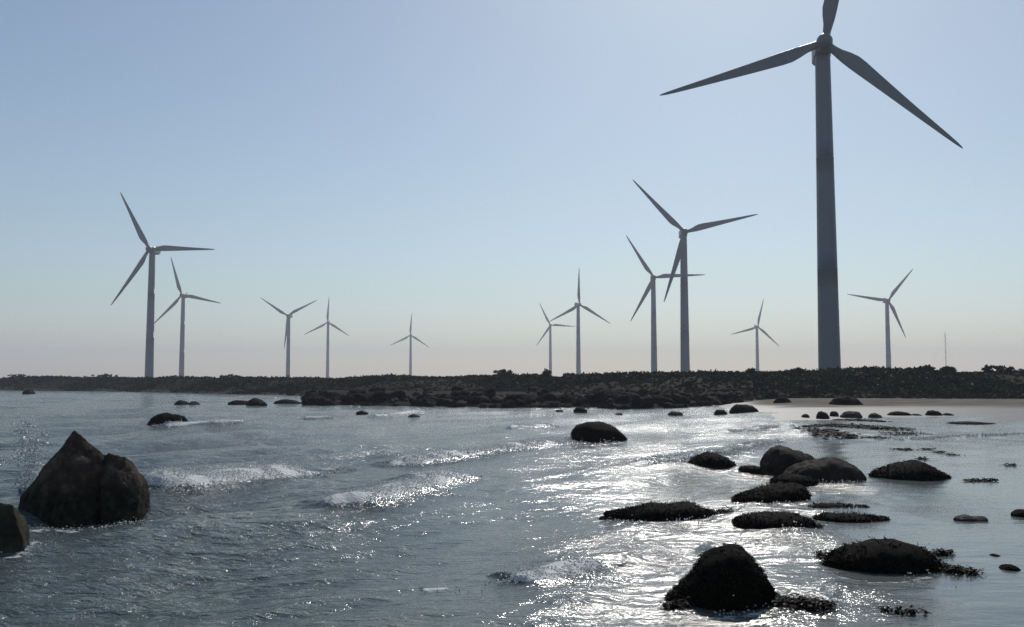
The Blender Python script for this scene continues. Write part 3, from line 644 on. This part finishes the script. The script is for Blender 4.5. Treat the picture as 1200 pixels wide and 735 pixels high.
def nacelle_mesh():
    bm = bmesh.new()
    sec = [(-2.2, 1.15, -1.2, 1.2), (-1.4, 1.5, -1.55, 1.5), (1.5, 1.65, -1.75, 1.75), (5.0, 1.6, -1.7, 1.75), (7.2, 1.3, -1.1, 1.6)]; rings = []
    for y, w, zb, zt in sec:
        c = .45; pts = [(-w + c, zb), (w - c, zb), (w, zb + c), (w, zt - c), (w - c, zt), (-w + c, zt), (-w, zt - c), (-w, zb + c)]
        rings.append([bm.verts.new((px, y, pz)) for px, pz in pts])
    for a, b_ in zip(rings, rings[1:]):
        for k in range(8): bm.faces.new((a[k], a[(k + 1) % 8], b_[(k + 1) % 8], b_[k]))
    bm.faces.new(rings[0]); bm.faces.new(rings[-1][::-1]); bmesh.ops.recalc_face_normals(bm, faces=bm.faces)
    bmesh.ops.bevel(bm, geom=list(bm.edges), offset=.08, segments=2, affect='EDGES')
    me = bpy.data.meshes.new('nacelle'); bm.to_mesh(me); bm.free(); return me
def small(name, boxes):
    bm = bmesh.new()
    for (cx, cy, cz), (sx, sy, sz) in boxes:
        r2 = bmesh.ops.create_cube(bm, size=1)
        for v in r2['verts']: v.co = Vector((v.co.x * sx + cx, v.co.y * sy + cy, v.co.z * sz + cz))
    bmesh.ops.bevel(bm, geom=list(bm.edges), offset=.04, segments=1, affect='EDGES')
    me = bpy.data.meshes.new(name); bm.to_mesh(me); bm.free(); return me
NAC = nacelle_mesh(); COOL = small('cooler', [((0, 6.2, 2.15), (2.2, .5, .8))]); VANE = small('wind_vane', [((0.5, 5.2, 2.3), (.07, .07, 1.2)), ((0.5, 5.2, 2.9), (.5, .06, .1))])
sp_prof = [(0.05, 2.35), (.5, 2.25), (.95, 1.95), (1.3, 1.45), (1.5, .8), (1.55, 0), (1.5, -.9), (1.3, -1.25), (.2, -1.3)]
V, Fc = revolve(sp_prof, 32); V = np.stack([V[:, 0], -V[:, 2], V[:, 1]], -1); HUBM = mesh_np('hub', V, Fc)
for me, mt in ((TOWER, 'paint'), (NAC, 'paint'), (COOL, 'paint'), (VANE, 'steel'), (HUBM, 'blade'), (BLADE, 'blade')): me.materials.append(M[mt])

proto = None
def proj(h0, yaw, th, tl):
    X, Y, Z = BL * math.sin(th), -BL * math.cos(th) * math.sin(-tl), BL * math.cos(th) * math.cos(tl)
    x = h0.x + X * math.cos(yaw) - Y * math.sin(yaw); y = h0.y + X * math.sin(yaw) + Y * math.cos(yaw); z = h0.z + Z - CAM_Z
    d = y * math.cos(PITCH) + z * math.sin(PITCH); v = -y * math.sin(PITCH) + z * math.cos(PITCH)
    return 600 + F * x / d, 367.5 - F * v / d
def turbine(hub, tips, label, L=None, D=None, kmax=None):
    global proto
    lens = [math.hypot(tx - hub[0], ty - hub[1]) for tx, ty in tips]; L = L or sum(sorted(lens)[1:]) / (len(lens) - 1)
    if D is None: D = BL * F / L
    # find yaw and rotor phase from the blade directions
    TL = R(5); best = None; h0 = at_depth(hub[0], hub[1], D - 3.6)
    for yaw in np.radians(np.arange(-30, 31, 2.0)):
        for ph in np.radians(np.arange(0, 120, 1.0)):
            err = 0
            for tx, ty in tips:
                pass
                bq = min(((lambda q: (q[0] - tx) ** 2 + (q[1] - ty) ** 2)(proj(h0, yaw, ph + k * 2 * math.pi / 3, TL))) for k in range(3)); err += bq if ty > 0 else 0
            err += (yaw / R(12)) ** 2 * 6
            if best is None or err < best[0]: best = (err, yaw, ph)
    YAW, th = best[1], best[2]
    vec = []
    for tx, ty in tips: vec.append(math.atan2(tx - hub[0], hub[1] - ty))
    H = at_depth(hub[0], hub[1], D - 3.6); x, y = H.x - 3.6 * math.sin(YAW), H.y + 3.6 * math.cos(YAW); zg = land_z(x, y) - .05; hz = H.z - zg
    if proto is None:
        root = bpy.data.objects.new('wind_turbine', None); COL.objects.link(root)
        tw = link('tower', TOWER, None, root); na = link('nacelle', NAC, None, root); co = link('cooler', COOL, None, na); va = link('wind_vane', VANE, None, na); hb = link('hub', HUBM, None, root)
        bl = [link('blade', BLADE, None, root) for _ in range(3)]; proto = root
    else:
        root = proto.copy(); COL.objects.link(root); bl = []
        for ch in list(proto.children):
            c = ch.copy(); COL.objects.link(c); c.parent = root
            for g_ in ch.children: d_ = g_.copy(); COL.objects.link(d_); d_.parent = c
    ch = list(root.children); kb = 0
    for c in ch:
        nm = c.name.split('.')[0]
        if nm == 'tower': c.scale = (1, 1, (hz - 1.7) / 63.2)
        elif nm == 'nacelle': c.location = (0, 0, hz)
        elif nm == 'hub': c.location = (0, -3.6, hz); c.rotation_euler = (-R(5), 0, 0)
        elif nm == 'blade': c.location = (0, -3.6, hz); c.rotation_euler = (Matrix.Rotation(-R(5), 3, 'X') @ Matrix.Rotation(th + kb * 2 * math.pi / 3, 3, 'Y')).to_euler(); kb += 1
    root.location = (x, y, zg); root.rotation_euler = (0, 0, YAW); tag(root, label, 'wind turbine', 'turbines of the wind farm')
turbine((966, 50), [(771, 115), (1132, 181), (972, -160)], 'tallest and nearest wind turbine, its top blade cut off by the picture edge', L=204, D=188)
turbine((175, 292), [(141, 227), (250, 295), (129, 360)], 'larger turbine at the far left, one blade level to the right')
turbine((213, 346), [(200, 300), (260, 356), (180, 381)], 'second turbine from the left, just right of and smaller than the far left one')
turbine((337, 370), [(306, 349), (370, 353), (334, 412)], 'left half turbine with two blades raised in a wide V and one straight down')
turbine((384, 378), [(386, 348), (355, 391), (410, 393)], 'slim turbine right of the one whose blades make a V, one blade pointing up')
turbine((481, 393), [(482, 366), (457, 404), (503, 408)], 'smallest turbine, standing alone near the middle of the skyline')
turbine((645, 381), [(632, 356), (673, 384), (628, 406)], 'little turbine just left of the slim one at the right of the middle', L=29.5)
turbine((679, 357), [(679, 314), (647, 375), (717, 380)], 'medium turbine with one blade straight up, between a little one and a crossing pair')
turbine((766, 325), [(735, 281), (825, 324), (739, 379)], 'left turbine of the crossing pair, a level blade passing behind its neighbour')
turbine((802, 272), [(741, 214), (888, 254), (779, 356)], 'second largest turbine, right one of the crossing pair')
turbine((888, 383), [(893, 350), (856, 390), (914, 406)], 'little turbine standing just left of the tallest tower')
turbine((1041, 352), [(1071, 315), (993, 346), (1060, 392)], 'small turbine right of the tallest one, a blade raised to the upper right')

# thin measuring mast
def mast(px, ptop, Y):
    x = (px - 600) * Y / F; zg = land_z(x, Y); h = at_depth(px, ptop, Y).z - zg; root = bpy.data.objects.new('measuring_mast', None); COL.objects.link(root); root.location = (x, Y, zg)
    tag(root, 'thin faint lattice mast on the right skyline between the right turbine and the edge', 'mast')
    bm = bmesh.new()
    def bar(a, b_, r):
        a, b_ = Vector(a), Vector(b_); d = b_ - a; q = Vector((0, 0, 1)).rotation_difference(d).to_matrix().to_4x4(); q.translation = (a + b_) / 2
        bmesh.ops.create_cone(bm, segments=6, radius1=r, radius2=r, depth=d.length, matrix=q)
    T = [(math.cos(a) * .35, math.sin(a) * .35) for a in (0, 2.09, 4.19)]
    for tx, ty in T: bar((tx, ty, 0), (tx, ty, h), .05)
    k = 0; z_ = 0
    while z_ < h - 1:
        for i in range(3): a_, b_ = T[i], T[(i + 1) % 3]; bar((*a_, z_), (*b_, z_ + 1), .025)
        z_ += 1
    me = bpy.data.meshes.new('lattice'); bm.to_mesh(me); bm.free(); link('lattice', me, M['steel'], root)
    bm = bmesh.new()
    for fr_ in (.5, .95):
        for a in (0.5, 2.6, 4.7): bar((0, 0, h * fr_), (math.cos(a) * h * .45, math.sin(a) * h * .45, 0), .012)
    me = bpy.data.meshes.new('guy_wire'); bm.to_mesh(me); bm.free(); link('guy_wire', me, M['steel'], root)
    me = small('wind_sensor', [((0, 0, h + .3), (.06, .06, .7)), ((0, 0, h + .6), (.8, .06, .06))]); link('wind_sensor', me, M['steel'], root)
mast(1108, 390, 620)

# ------------------------------------------------------------------ splash behind the big boulder
sr = np.random.default_rng(31); c0 = on_water(38, 572); pts = []; sz = []
for (ax, vz, n_, sp_) in ((-.14, 1.0, 500, .04), (.08, .85, 420, .03), (.30, .35, 400, .08), (-.30, .5, 200, .08), (-.02, .6, 350, .07)):
    tq = sr.uniform(0, 1, n_) ** .8; q = np.stack([c0.x + ax * tq * 1.2 + sr.normal(0, sp_, n_) * (.4 + tq), c0.y + sr.normal(0, .18, n_), vz * tq * (1.6 - .6 * tq) + sr.normal(0, .03, n_)], -1); pts.append(q)
q = np.stack([c0.x + .35 - .5 * sr.uniform(0, 1, 900) ** 1.0, c0.y + sr.normal(0, .2, 900), np.abs(sr.normal(0, .09, 900))], -1); pts.append(q)
pts = np.concatenate(pts); pts[:, 2] = np.abs(pts[:, 2])
V, Fc = flakes(pts, sr.exponential(.009, len(pts)) + .004, sr)
tag(link('sea_spray', mesh_np('sea_spray', V, Fc), M['spray']), 'thin splash of white spray thrown up behind the big pointed boulder', 'spray', kind='stuff')

# ------------------------------------------------------------------ haze
bm = bmesh.new(); bmesh.ops.create_cube(bm, size=1)
for v in bm.verts: v.co = Vector((v.co.x * 7600, -60 if v.co.y < 0 else 3300, -2.0 if v.co.z < 0 else 112))
me = bpy.data.meshes.new('haze'); bm.to_mesh(me); bm.free()
m = bpy.data.materials.new('haze'); m.use_nodes = True; t = m.node_tree; t.nodes.remove(t.nodes['Principled BSDF'])
pv = t.nodes.new('ShaderNodeVolumePrincipled'); pv.inputs['Color'].default_value = (0.87, 0.86, 0.97, 1); pv.inputs['Density'].default_value = 0.00042; pv.inputs['Anisotropy'].default_value = 0.2
t.links.new(pv.outputs[0], t.nodes['Material Output'].inputs['Volume'])
hz = link('haze', me, m); tag(hz, kind='stuff')
